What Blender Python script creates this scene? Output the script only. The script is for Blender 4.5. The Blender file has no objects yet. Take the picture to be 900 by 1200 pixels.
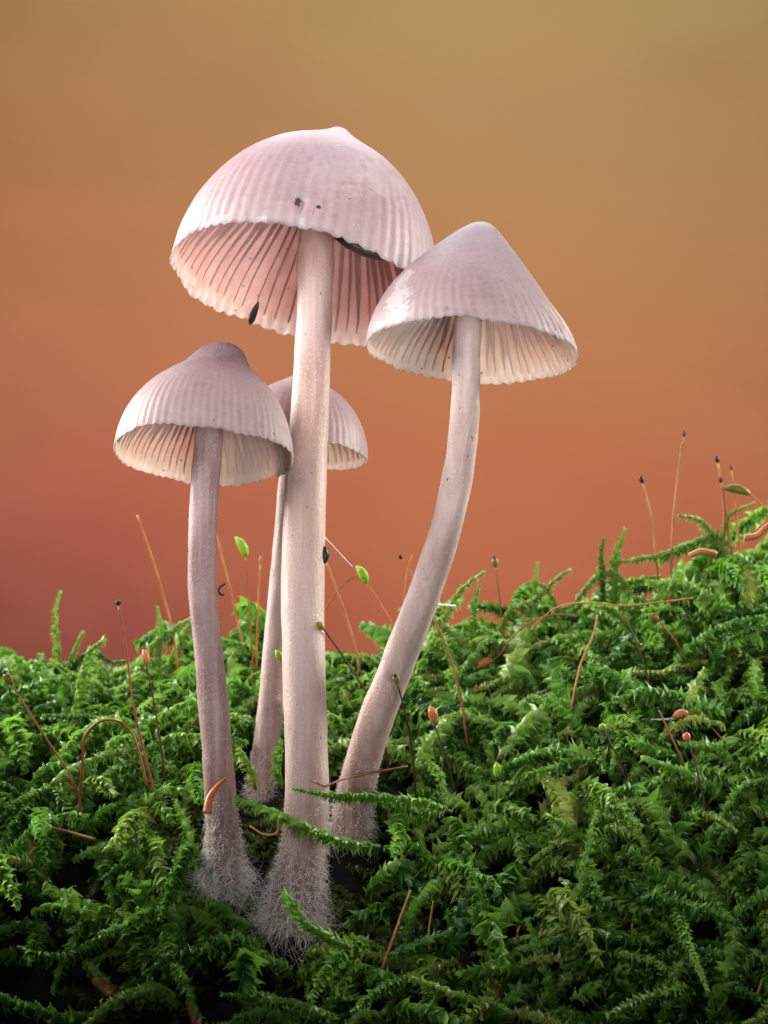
import bpy, math
import numpy as np
from mathutils import Vector, Matrix

# ------------------------------------------------------------------ camera, light, exposure
U = 0.01                      # everything below is laid out in centimetres, built in metres
CAM_D, CAM_Z, PXCM, HOR = 30.0, 3.5, 120.0, 780.0    # camera 30 cm away; 120 photo pixels per cm at depth 0
sc = bpy.context.scene
col = sc.collection
sc.render.engine = 'CYCLES'
sc.cycles.use_denoising = True
sc.cycles.max_bounces = 10
sc.cycles.transmission_bounces = 6
sc.view_settings.view_transform = 'Standard'
sc.view_settings.look = 'None'
sc.view_settings.gamma = 1.0
sc.view_settings.exposure = 0.0
sc.render.resolution_x, sc.render.resolution_y = 768, 1024

cam = bpy.data.cameras.new('camera')
cam_o = bpy.data.objects.new('camera', cam)
col.objects.link(cam_o)
cam_o.location = (0, -CAM_D * U, CAM_Z * U)
cam_o.rotation_euler = (math.radians(90), 0, 0)
cam.sensor_fit = 'VERTICAL'
cam.sensor_height = 36.0
cam.lens = 36.0 * CAM_D / (1200 / PXCM)
cam.shift_y = (HOR - 600) / 1200
cam.clip_start, cam.clip_end = 0.01, 20
cam.dof.use_dof = True
cam.dof.focus_distance = 0.2975
cam.dof.aperture_fstop = 52
sc.camera = cam_o

world = bpy.data.worlds.new('World')
sc.world = world
world.use_nodes = True
world.node_tree.nodes['Background'].inputs['Color'].default_value = (0.75, 0.85, 1.0, 1)
world.node_tree.nodes['Background'].inputs['Strength'].default_value = 0.035

def area_lamp(name, loc, target, size, power, color, size_y=None, spread=180):
    l = bpy.data.lights.new(name, 'AREA')
    l.energy = power; l.color = color; l.size = size * U
    l.spread = math.radians(spread)      # a grid on the softbox
    if size_y:
        l.shape = 'RECTANGLE'; l.size_y = size_y * U
    o = bpy.data.objects.new(name, l)
    col.objects.link(o)
    o.location = Vector(loc) * U
    o.rotation_euler = (Vector(target) - Vector(loc)).to_track_quat('-Z', 'Y').to_euler()
    return o
area_lamp('softbox_key', (-10, -10, 14.5), (0.3, 0, 10.0), 9, 0.060, (1.0, 0.98, 0.98), spread=58)
area_lamp('softbox_overhead', (1, 14, 21), (0, 1.5, 4), 12, 0.36, (0.94, 0.97, 1.0))
area_lamp('softbox_side', (-17, 8, 13), (-0.5, 2.2, 3.6), 9, 0.95, (1.0, 0.99, 0.92))
area_lamp('softbox_side', (18, 7, 13), (1.0, 2.0, 3.8), 9, 0.70, (1.0, 0.99, 0.92))
area_lamp('softbox_fill', (5, -20, 4.5), (0, 0, 9.8), 8, 0.032, (1.0, 0.97, 0.95), spread=42)
area_lamp('backdrop_lamp', (0, 12, 40), (0, 60, 4), 30, 1.13, (1.0, 0.99, 0.97), spread=90)

# ------------------------------------------------------------------ helpers
rng = np.random.default_rng(11)
def srgb(r, g, b):
    f = lambda c: (c / 255 / 12.92) if c / 255 <= 0.04045 else ((c / 255 + 0.055) / 1.055) ** 2.4
    return (f(r), f(g), f(b), 1)
def P(px, py, y=0.0):
    """a photo pixel at depth y (cm) -> point in cm"""
    s = (CAM_D + y) / CAM_D / PXCM
    return np.array([(px - 450) * s, y, CAM_Z + (HOR - py) * s])
def cam_px(p):
    s = (CAM_D + p[..., 1]) / CAM_D / PXCM
    return 450 + p[..., 0] / s, HOR - (p[..., 2] - CAM_Z) / s
def smooth(a, b, x):
    t = np.clip((x - a) / (b - a), 0, 1)
    return t * t * (3 - 2 * t)
def catmull(pts, n):
    p = np.asarray(pts, float)
    if len(p) == 2:
        t = np.linspace(0, 1, n)[:, None]
        return p[0] * (1 - t) + p[1] * t
    ext = np.vstack([2 * p[0] - p[1], p, 2 * p[-1] - p[-2]])
    d = np.r_[0, np.cumsum(np.linalg.norm(np.diff(p[:, :3], axis=0), axis=1))]
    u = np.linspace(0, d[-1], n)
    k = np.clip(np.searchsorted(d, u, side='right') - 1, 0, len(p) - 2)
    t = ((u - d[k]) / np.maximum(d[k + 1] - d[k], 1e-9))[:, None]
    p0, p1, p2, p3 = ext[k], ext[k + 1], ext[k + 2], ext[k + 3]
    return 0.5 * (2 * p1 + (p2 - p0) * t + (2 * p0 - 5 * p1 + 4 * p2 - p3) * t ** 2 + (3 * p1 - p0 - 3 * p2 + p3) * t ** 3)
def unit(v):
    return v / np.maximum(np.linalg.norm(v, axis=-1, keepdims=True), 1e-12)
def frames(path, up=(0, 0, 1)):
    """tangent, normal, binormal by parallel transport"""
    T = unit(np.gradient(path, axis=0))
    N = np.zeros_like(T)
    n = np.asarray(up, float) - T[0] * np.dot(up, T[0])
    if np.linalg.norm(n) < 0.05:
        n = np.array([1.0, 0, 0]) - T[0] * T[0][0]
    for i in range(len(T)):
        n = n - T[i] * np.dot(n, T[i]); n = n / np.linalg.norm(n); N[i] = n
    return T, N, np.cross(T, N)
def _h(ix, iy, seed):
    a = np.sin(ix * 127.1 + iy * 311.7 + seed * 74.7) * 43758.5453
    return a - np.floor(a)
def noise2(x, y, seed=0):
    ix, iy = np.floor(x), np.floor(y); fx, fy = x - ix, y - iy
    fx, fy = fx * fx * (3 - 2 * fx), fy * fy * (3 - 2 * fy)
    return ((_h(ix, iy, seed) * (1 - fx) + _h(ix + 1, iy, seed) * fx) * (1 - fy) +
            (_h(ix, iy + 1, seed) * (1 - fx) + _h(ix + 1, iy + 1, seed) * fx) * fy) * 2 - 1

def mesh(name, V, F, mat, parent=None, origin=(0, 0, 0), attrs=None, smooth_sh=True, data=None):
    """V in cm, origin in cm (the world place of the parent's origin or of the object itself)"""
    V = np.asarray(V, np.float64)
    me = bpy.data.meshes.new(name)
    V = (V - np.asarray(origin)) * U
    if isinstance(F, np.ndarray):
        k = F.shape[1]
        me.vertices.add(len(V)); me.vertices.foreach_set('co', V.astype(np.float32).ravel())
        me.loops.add(F.size); me.loops.foreach_set('vertex_index', F.astype(np.int32).ravel())
        me.polygons.add(len(F)); me.polygons.foreach_set('loop_start', np.arange(0, F.size, k, dtype=np.int32))
        me.update(calc_edges=True)
    else:
        me.from_pydata([tuple(v) for v in V], [], F)
    me.validate(verbose=False)
    if smooth_sh and len(me.polygons):
        me.polygons.foreach_set('use_smooth', np.ones(len(me.polygons), bool))
    for k, a in (attrs or {}).items():
        at = me.attributes.new(k, 'FLOAT', 'POINT'); at.data.foreach_set('value', np.asarray(a, np.float32))
    me.materials.append(mat)
    o = bpy.data.objects.new(name, me)
    col.objects.link(o)
    if parent: o.parent = parent
    else: o.location = Vector(origin) * U
    return o
def tag(o, label, cat, group=None):
    o['label'] = label; o['category'] = cat
    if group: o['group'] = group
    return o
def thing(name, label, cat, loc, group=None):
    o = bpy.data.objects.new(name, None)
    col.objects.link(o); o.location = Vector(loc) * U
    o.empty_display_size = 0.003
    return tag(o, label, cat, group)
def grid_faces(nr, nc, wrap=True, off=0):
    i = np.arange(nr - 1)[:, None]; j = np.arange(nc if wrap else nc - 1)[None, :]
    a = i * nc + j; b = i * nc + (j + 1) % nc
    return np.stack([a, b, b + nc, a + nc], -1).reshape(-1, 4) + off
def tube(path, rad, nseg=10, up=(0, 0, 1), squash=None):
    """closed tapered tube; returns V, F(quads), per-vertex position along it"""
    path = np.asarray(path, float); n = len(path)
    rad = np.broadcast_to(np.asarray(rad, float), (n,))
    T, N, B = frames(path, up)
    a = np.arange(nseg) / nseg * 2 * np.pi
    sq = 1.0 if squash is None else squash
    V = path[:, None] + rad[:, None, None] * (N[:, None] * np.cos(a)[None, :, None] * sq + B[:, None] * np.sin(a)[None, :, None])
    V = V.reshape(-1, 3); t = np.repeat(np.linspace(0, 1, n), nseg)
    F = grid_faces(n, nseg)
    V = np.vstack([V, path[0], path[-1]]); t = np.r_[t, 0, 1]
    j = np.arange(nseg); c0 = n * nseg; L = (n - 1) * nseg
    F0 = np.stack([(j + 1) % nseg, j, np.full(nseg, c0), np.full(nseg, c0)], -1)
    F1 = np.stack([L + j, L + (j + 1) % nseg, np.full(nseg, c0 + 1), np.full(nseg, c0 + 1)], -1)
    return V, [tuple(f) for f in F] + [tuple(f[:3]) for f in F0] + [tuple(f[:3]) for f in F1], t

# ------------------------------------------------------------------ materials
class NT:
    def __init__(s, name):
        s.m = bpy.data.materials.new(name); s.m.use_nodes = True
        s.t = s.m.node_tree; s.n = s.t.nodes; s.out = s.n['Material Output']; s.b = s.n['Principled BSDF']
        s.tc = None
    def put(s, inp, v):
        if hasattr(v, 'is_output') or isinstance(v, bpy.types.NodeSocket): s.t.links.new(v, inp)
        else: inp.default_value = v
    def obj(s, sx=1, sy=1, sz=1):
        if not s.tc: s.tc = s.n.new('ShaderNodeTexCoord')
        mp = s.n.new('ShaderNodeMapping'); mp.inputs['Scale'].default_value = (100 * sx, 100 * sy, 100 * sz)
        s.t.links.new(s.tc.outputs['Object'], mp.inputs['Vector']); return mp.outputs['Vector']
    def noise(s, scale, detail=3, vec=None, rough=0.55):
        k = s.n.new('ShaderNodeTexNoise'); k.inputs['Scale'].default_value = scale
        k.inputs['Detail'].default_value = detail; k.inputs['Roughness'].default_value = rough
        s.put(k.inputs['Vector'], vec if vec is not None else s.obj()); return k.outputs['Fac']
    def voro(s, scale, vec=None):
        k = s.n.new('ShaderNodeTexVoronoi'); k.inputs['Scale'].default_value = scale
        s.put(k.inputs['Vector'], vec if vec is not None else s.obj()); return k.outputs['Distance'], k.outputs['Color']
    def ramp(s, fac, stops, interp='LINEAR'):
        k = s.n.new('ShaderNodeValToRGB'); k.color_ramp.interpolation = interp
        e = k.color_ramp.elements
        while len(e) < len(stops): e.new(0.5)
        for el, (p, c) in zip(e, stops):
            el.position = p; el.color = c if hasattr(c, '__len__') else (c, c, c, 1)
        s.put(k.inputs['Fac'], fac); return k.outputs['Color']
    def mix(s, fac, a, b, mode='MIX'):
        k = s.n.new('ShaderNodeMix'); k.data_type = 'RGBA'; k.blend_type = mode
        s.put(k.inputs[0], fac); s.put(k.inputs[6], a); s.put(k.inputs[7], b); return k.outputs[2]
    def math(s, op, a, b=0.0, c=None):
        k = s.n.new('ShaderNodeMath'); k.operation = op
        s.put(k.inputs[0], a); s.put(k.inputs[1], b)
        if c is not None: s.put(k.inputs[2], c)
        return k.outputs[0]
    def attr(s, name):
        k = s.n.new('ShaderNodeAttribute'); k.attribute_name = name; return k.outputs['Fac']
    def bump(s, h, strength, dist):
        k = s.n.new('ShaderNodeBump'); k.inputs['Strength'].default_value = strength
        k.inputs['Distance'].default_value = dist; s.put(k.inputs['Height'], h); return k.outputs['Normal']
    def warp(s, amt, sc_=14):
        k = s.n.new('ShaderNodeTexNoise'); k.inputs['Scale'].default_value = sc_; k.inputs['Detail'].default_value = 3
        v = s.obj(); s.put(k.inputs['Vector'], v)
        a = s.n.new('ShaderNodeVectorMath'); a.operation = 'MULTIPLY_ADD'
        s.put(a.inputs[0], k.outputs['Color']); a.inputs[1].default_value = (amt * 4,) * 3; s.put(a.inputs[2], v)
        return a.outputs['Vector']
    def blob(s, c, r, wob=0.5, ns=9.0):
        """1 inside an uneven patch round point c (cm, object space)"""
        vm = s.n.new('ShaderNodeVectorMath'); vm.operation = 'DISTANCE'
        s.put(vm.inputs[0], s.obj()); vm.inputs[1].default_value = tuple(c)
        d = s.math('DIVIDE', vm.outputs['Value'], r)
        d = s.math('ADD', d, s.math('MULTIPLY', s.math('SUBTRACT', s.noise(ns, 4), 0.5), wob * 2))
        return s.ramp(d, [(0.75, 1.0), (1.0, 0.0)])
    def bsdf(s, **kw):
        for k, v in kw.items():
            s.put(s.b.inputs[k.replace('_', ' ')], v)

def simple(name, c1, c2, scale=20, rough=0.5, sss=0.0, spec=0.4, bump=0.3, stretch=(1, 1, 1), bd=0.0001):
    k = NT(name)
    n = k.noise(scale, 4, k.obj(*stretch))
    k.bsdf(Base_Color=k.ramp(n, [(0.3, c1), (0.7, c2)]), Roughness=rough, Normal=k.bump(n, bump, bd))
    k.b.inputs['Specular IOR Level'].default_value = spec
    if sss:
        k.b.inputs['Subsurface Weight'].default_value = sss
        k.b.inputs['Subsurface Radius'].default_value = (1, 0.6, 0.4)
        k.b.inputs['Subsurface Scale'].default_value = 0.001
    return k.m

def cap_material(name, stops, patches=(), frost=0.35):
  def make(locate):
    k = NT(name)
    rad, ang = k.attr('rad'), k.attr('ang')
    base = k.ramp(rad, stops)
    n1 = k.noise(2.2, 5); base = k.mix(k.ramp(n1, [(0.35, 0.0), (0.75, 0.5)]), base, srgb(200, 180, 192))
    n2 = k.noise(5, 3); base = k.mix(k.ramp(n2, [(0.45, 0.0), (0.8, 0.45)]), base, srgb(184, 148, 152))
    # pale streaks between the radial furrows
    st = k.attr('stria'); base = k.mix(k.math('MULTIPLY', st, 0.28), base, srgb(172, 138, 142))
    # frosted bloom of tiny pale grains
    d, c = k.voro(64, k.warp(0.02))
    grain = k.ramp(d, [(0.12, 1.0), (0.40, 0.0)])
    fr = k.math('MULTIPLY', grain, k.ramp(k.noise(3.0, 5), [(0.36, 0.06), (0.66, frost * 1.5)]))
    base = k.mix(k.ramp(k.noise(30, 4), [(0.3, 0.0), (0.8, 0.35)]), base, srgb(228, 214, 218))
    base = k.mix(fr, base, srgb(240, 232, 236))
    # sparse dark dirt specks
    d2, c2 = k.voro(5.5, k.warp(0.022, 24))
    base = k.mix(k.ramp(d2, [(0.045, 0.85), (0.085, 0.0)]), base, srgb(62, 42, 40))
    rough = 0.5
    for (c, r, colr, amt, wob, ns) in patches:
        c = locate(*c)
        f = k.math('MULTIPLY', k.blob(c, r, wob, ns), amt)
        base = k.mix(f, base, colr)
    rib = k.math('MULTIPLY', k.ramp(k.noise(9, 4), [(0.5, 0.0), (0.75, 0.5)]), k.math('ADD', k.math('MULTIPLY', st, 0.7), 0.3))
    base = k.mix(rib, base, srgb(150, 112, 120))
    bh = k.math('ADD', k.math('MULTIPLY', k.noise(26, 3), 0.5), k.math('MULTIPLY', grain, 0.25))
    k.bsdf(Base_Color=base, Roughness=0.46, Normal=k.bump(bh, 0.35, 0.00012))
    k.b.inputs['Specular IOR Level'].default_value = 0.45
    k.b.inputs['Subsurface Weight'].default_value = 0.35
    k.b.inputs['Subsurface Radius'].default_value = (1.0, 0.62, 0.55)
    k.b.inputs['Subsurface Scale'].default_value = 0.0008
    tr = k.n.new('ShaderNodeBsdfTranslucent'); k.put(tr.inputs['Color'], k.mix(0.4, base, srgb(250, 225, 215)))
    ms = k.n.new('ShaderNodeMixShader'); ms.inputs[0].default_value = 0.42
    k.t.links.new(k.b.outputs[0], ms.inputs[1]); k.t.links.new(tr.outputs[0], ms.inputs[2])
    k.t.links.new(ms.outputs[0], k.out.inputs['Surface'])
    return k.m
  return make
def gill_material(name, c1, c2):
    k = NT(name)
    n = k.noise(7, 4); base = k.ramp(n, [(0.3, c1), (0.75, c2)])
    d, c = k.voro(6); base = k.mix(k.ramp(d, [(0.05, 0.8), (0.09, 0.0)]), base, srgb(84, 50, 40))
    k.bsdf(Base_Color=base, Roughness=0.55, Normal=k.bump(k.noise(40, 2), 0.2, 0.0001))
    k.b.inputs['Subsurface Weight'].default_value = 0.6
    k.b.inputs['Subsurface Radius'].default_value = (1.0, 0.62, 0.5)
    k.b.inputs['Subsurface Scale'].default_value = 0.0012
    tr = k.n.new('ShaderNodeBsdfTranslucent'); k.put(tr.inputs['Color'], base)
    ms = k.n.new('ShaderNodeMixShader'); ms.inputs[0].default_value = 0.42
    k.t.links.new(k.b.outputs[0], ms.inputs[1]); k.t.links.new(tr.outputs[0], ms.inputs[2])
    k.t.links.new(ms.outputs[0], k.out.inputs['Surface'])
    return k.m
def stem_material(name, stops, speck=0.6, dark=0.055):
    k = NT(name)
    t = k.attr('t')
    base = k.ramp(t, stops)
    fib = k.noise(3.0, 5, k.obj(6, 6, 0.35)); base = k.mix(k.ramp(fib, [(0.35, 0.0), (0.75, 0.4)]), base, srgb(196, 150, 140))
    n1 = k.noise(1.3, 4); base = k.mix(k.ramp(n1, [(0.4, 0.0), (0.75, 0.4)]), base, srgb(224, 205, 202))
    stain = k.noise(1.1, 5, k.obj(1.6, 1.6, 0.6)); base = k.mix(k.ramp(stain, [(0.48, 0.0), (0.72, 0.5)]), base, srgb(156, 116, 110))
    streak = k.noise(2.0, 4, k.obj(9, 9, 0.22)); base = k.mix(k.ramp(streak, [(0.45, 0.0), (0.8, 0.45)]), base, srgb(226, 210, 206))
    d, c = k.voro(60, k.obj(1, 1, 0.7))
    g = k.ramp(d, [(0.10, 1.0), (0.42, 0.0)])
    dens = k.math('MULTIPLY', k.ramp(k.noise(2.5, 5), [(0.34, 0.12), (0.62, 1.0)]), k.ramp(k.noise(22, 3), [(0.40, 0.0), (0.62, 1.0)]))
    g = k.math('MULTIPLY', g, k.math('MULTIPLY', dens, speck))
    base = k.mix(g, base, srgb(244, 238, 236))
    d2, c2 = k.voro(4.2, k.warp(0.022, 26))
    base = k.mix(k.ramp(d2, [(dark * 0.7, 0.92), (dark, 0.0)]), base, srgb(48, 30, 28))
    d3, c3 = k.voro(8.5, k.warp(0.014, 30))
    base = k.mix(k.ramp(d3, [(0.05, 0.8), (0.085, 0.0)]), base, srgb(92, 58, 48))
    h = k.math('ADD', k.math('MULTIPLY', g, 0.8), k.math('MULTIPLY', fib, 0.6))
    k.bsdf(Base_Color=base, Roughness=0.45, Normal=k.bump(k.math('ADD', h, k.math('MULTIPLY', k.noise(38, 3), 0.9)), 0.75, 0.0001))
    k.b.inputs['Specular IOR Level'].default_value = 0.5
    k.b.inputs['Subsurface Weight'].default_value = 0.45
    k.b.inputs['Subsurface Radius'].default_value = (1.0, 0.6, 0.5)
    k.b.inputs['Subsurface Scale'].default_value = 0.0010
    return k.m
def leaf_material(name, cs, tip):
    k = NT(name)
    r, u = k.attr('rnd'), k.attr('u')
    base = k.ramp(r, [(i / (len(cs) - 1), c) for i, c in enumerate(cs)])
    base = k.mix(k.ramp(u, [(0.45, 0.0), (1.0, 0.55)]), base, tip)
    n = k.noise(30, 3)
    base = k.mix(k.ramp(n, [(0.4, 0.0), (0.8, 0.35)]), base, srgb(30, 70, 20))
    k.bsdf(Base_Color=base, Roughness=0.36, Normal=k.bump(n, 0.25, 0.00005))
    k.b.inputs['Specular IOR Level'].default_value = 0.5
    tr = k.n.new('ShaderNodeBsdfTranslucent')
    k.put(tr.inputs['Color'], k.mix(0.5, base, srgb(150, 205, 60)))
    ms = k.n.new('ShaderNodeMixShader'); ms.inputs[0].default_value = 0.40
    k.t.links.new(k.b.outputs[0], ms.inputs[1]); k.t.links.new(tr.outputs[0], ms.inputs[2])
    k.t.links.new(ms.outputs[0], k.out.inputs['Surface'])
    return k.m

M = {}
M['leaf'] = leaf_material('moss_leaf', [srgb(28, 72, 32), srgb(62, 124, 48), srgb(118, 172, 66), srgb(152, 190, 92), srgb(172, 174, 92)], srgb(182, 208, 116))
M['leaf_dull'] = leaf_material('moss_leaf_dull', [srgb(62, 78, 34), srgb(84, 96, 46), srgb(70, 104, 44)], srgb(126, 134, 80))
M['moss_stem'] = simple('moss_stem', srgb(70, 60, 24), srgb(98, 104, 40), 20, 0.6)
M['seta_orange'] = simple('seta_orange', srgb(124, 70, 34), srgb(190, 132, 72), 6, 0.4, 0.2, stretch=(1, 1, 0.4))
M['seta_brown'] = simple('seta_brown', srgb(92, 44, 26), srgb(146, 84, 44), 6, 0.4, 0.2, stretch=(1, 1, 0.4))
M['seta_dark'] = simple('seta_dark', srgb(52, 24, 18), srgb(96, 52, 30), 6, 0.4)
M['capsule_green'] = simple('capsule_green', srgb(104, 160, 30), srgb(150, 192, 56), 10, 0.35, 0.4)
M['capsule_olive'] = simple('capsule_olive', srgb(98, 96, 34), srgb(146, 132, 52), 10, 0.35, 0.3)
M['capsule_brown'] = simple('capsule_brown', srgb(168, 96, 56), srgb(206, 140, 92), 10, 0.4, 0.3)
M['capsule_black'] = simple('capsule_black', srgb(26, 18, 16), srgb(58, 36, 28), 20, 0.5)
M['straw'] = simple('straw', srgb(150, 92, 46), srgb(208, 154, 88), 5, 0.6, 0.1, stretch=(3, 3, 0.6))
M['bark_brown'] = simple('bark_brown', srgb(92, 54, 30), srgb(168, 110, 62), 12, 0.6, stretch=(3, 1, 1), bump=0.6)
M['pale_litter'] = simple('pale_litter', srgb(120, 96, 76), srgb(186, 164, 136), 14, 0.75, bump=0.7)
M['black_bit'] = simple('black_bit', srgb(20, 15, 14), srgb(44, 34, 30), 30, 0.35)
M['white_fibre'] = simple('white_fibre', srgb(220, 214, 214), srgb(248, 244, 244), 20, 0.4, 0.2)
M['hair'] = simple('mycelium_hair', srgb(220, 210, 206), srgb(248, 244, 242), 30, 0.5, 0.0)
M['rim_gap_shade'] = simple('rim_gap_shade', srgb(34, 24, 16), srgb(70, 48, 30), 14, 0.45, bump=0.7)  # dark brown that paints the shade of the gap under the tall cap's rim

# ------------------------------------------------------------------ backdrop
k = NT('backdrop_print')
sep = k.n.new('ShaderNodeSeparateXYZ'); tc = k.n.new('ShaderNodeTexCoord'); k.t.links.new(tc.outputs['Generated'], sep.inputs[0])
wob = k.math('MULTIPLY', k.math('SUBTRACT', k.noise(0.05, 2), 0.5), 0.05)
v = k.math('ADD', sep.outputs['Z'], wob)
LEFT_STOPS = [(0.40, srgb(120, 62, 58)), (0.439, srgb(151, 79, 69)), (0.456, srgb(166, 88, 73)), (0.4875, srgb(176, 98, 79)), (0.544, srgb(173, 108, 78)), (0.609, srgb(163, 114, 75)), (0.656, srgb(158, 120, 77))]
RIGHT_STOPS = [(0.40, srgb(172, 92, 70)), (0.44, srgb(184, 102, 74)), (0.481, srgb(188, 110, 77)), (0.531, srgb(182, 121, 81)), (0.60, srgb(170, 130, 86)), (0.628, srgb(168, 132, 88)), (0.660, srgb(166, 140, 90))]
fx = k.math('DIVIDE', k.math('SUBTRACT', sep.outputs['X'], 0.406), 0.188)
fx = k.ramp(fx, [(0.0, 0.0), (0.6, 1.0)])
grad = k.mix(fx, k.ramp(v, LEFT_STOPS), k.ramp(v, RIGHT_STOPS))
soft = k.noise(0.16, 2, k.obj(1, 1, 1.6))
grad = k.mix(k.ramp(soft, [(0.42, 0.0), (0.72, 0.22)]), grad, srgb(196, 130, 92))
soft2 = k.noise(0.11, 2, k.obj(1, 2.3, 2.0))
grad = k.mix(k.ramp(soft2, [(0.5, 0.0), (0.75, 0.20)]), grad, srgb(146, 96, 62))
k.bsdf(Base_Color=grad, Roughness=1.0)
k.b.inputs['Specular IOR Level'].default_value = 0.0
BY = 60.0
xs = np.linspace(-60, 60, 25); zs = np.linspace(-30, 50, 17)
X, Z = np.meshgrid(xs, zs)
V = np.stack([X, BY - 0.0012 * X ** 2, Z], -1).reshape(-1, 3)
bd = mesh('backdrop', V, grid_faces(17, 25, False), k.m)
bd['kind'] = 'structure'

# ------------------------------------------------------------------ ground: a mossy log top, sloping up away from the camera
PY = np.array([-2.9, -2.5, -2.1, -1.7, -1.0, -0.6, -0.2, 0.5, 1.0, 2.0, 3.0, 3.8, 5.0, 6.0, 7.0])
PZ = np.array([-6.0, -4.0, -2.2, -0.8, 0.25, 0.85, 1.25, 1.85, 2.25, 2.95, 3.30, 3.25, 2.4, 1.0, -1.2])
RX = np.array([-7.0, -3.75, -2.9, -2.0, -1.2, -0.4, 0.2, 0.8, 1.5, 2.2, 3.0, 3.8, 7.0])
RZ = np.array([-0.2, -0.12, -0.05, 0.15, 0.16, 0.16, 0.25, 0.32, 0.36, 0.62, 0.85, 1.05, 1.2])
def ground(x, y):
    x = np.asarray(x, float); y = np.asarray(y, float)
    z = np.interp(y, PY, PZ)
    z = 0.5 * z + 0.25 * np.interp(y - 0.35, PY, PZ) + 0.25 * np.interp(y + 0.35, PY, PZ)
    z = z + (np.interp(x, RX, RZ) - 0.22) * smooth(-0.8, 2.8, y) - 0.05
    z = z + 0.16 * noise2(x * 0.9, y * 0.9, 3) + 0.09 * noise2(x * 2.1, y * 2.1, 5)
    return z
def gnormal(x, y):
    e = 0.08
    n = np.stack([-(ground(x + e, y) - ground(x - e, y)) / (2 * e), -(ground(x, y + e) - ground(x, y - e)) / (2 * e), np.ones_like(np.asarray(x, float))], -1)
    return unit(n)
def hit(px, py, lift=0.3):
    """where the line of sight of a photo pixel meets the moss surface"""
    ys = np.linspace(-2.9, 5, 800)
    s = (CAM_D + ys) / CAM_D / PXCM
    x = (px - 450) * s; z = CAM_Z + (HOR - py) * s
    b = np.nonzero(z < ground(x, ys) + lift)[0]
    return float(ys[b[0]]) if len(b) else 2.6
gx = np.linspace(-7, 7, 150); gy = np.linspace(-2.9, 7, 130)
GX, GY = np.meshgrid(gx, gy)
GZ = ground(GX, GY) + 0.05 * noise2(GX * 7, GY * 7, 8) + 0.03 * noise2(GX * 15, GY * 15, 9)
k = NT('dark_humus')
n = k.noise(4, 6)
k.bsdf(Base_Color=k.ramp(n, [(0.35, srgb(6, 5, 3)), (0.6, srgb(16, 11, 8)), (0.8, srgb(34, 25, 17))]), Roughness=0.9, Normal=k.bump(k.noise(14, 5), 0.8, 0.0006))
g = mesh('ground', np.stack([GX, GY, GZ], -1).reshape(-1, 3), grid_faces(130, 150, False), k.m)
g['kind'] = 'structure'

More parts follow.
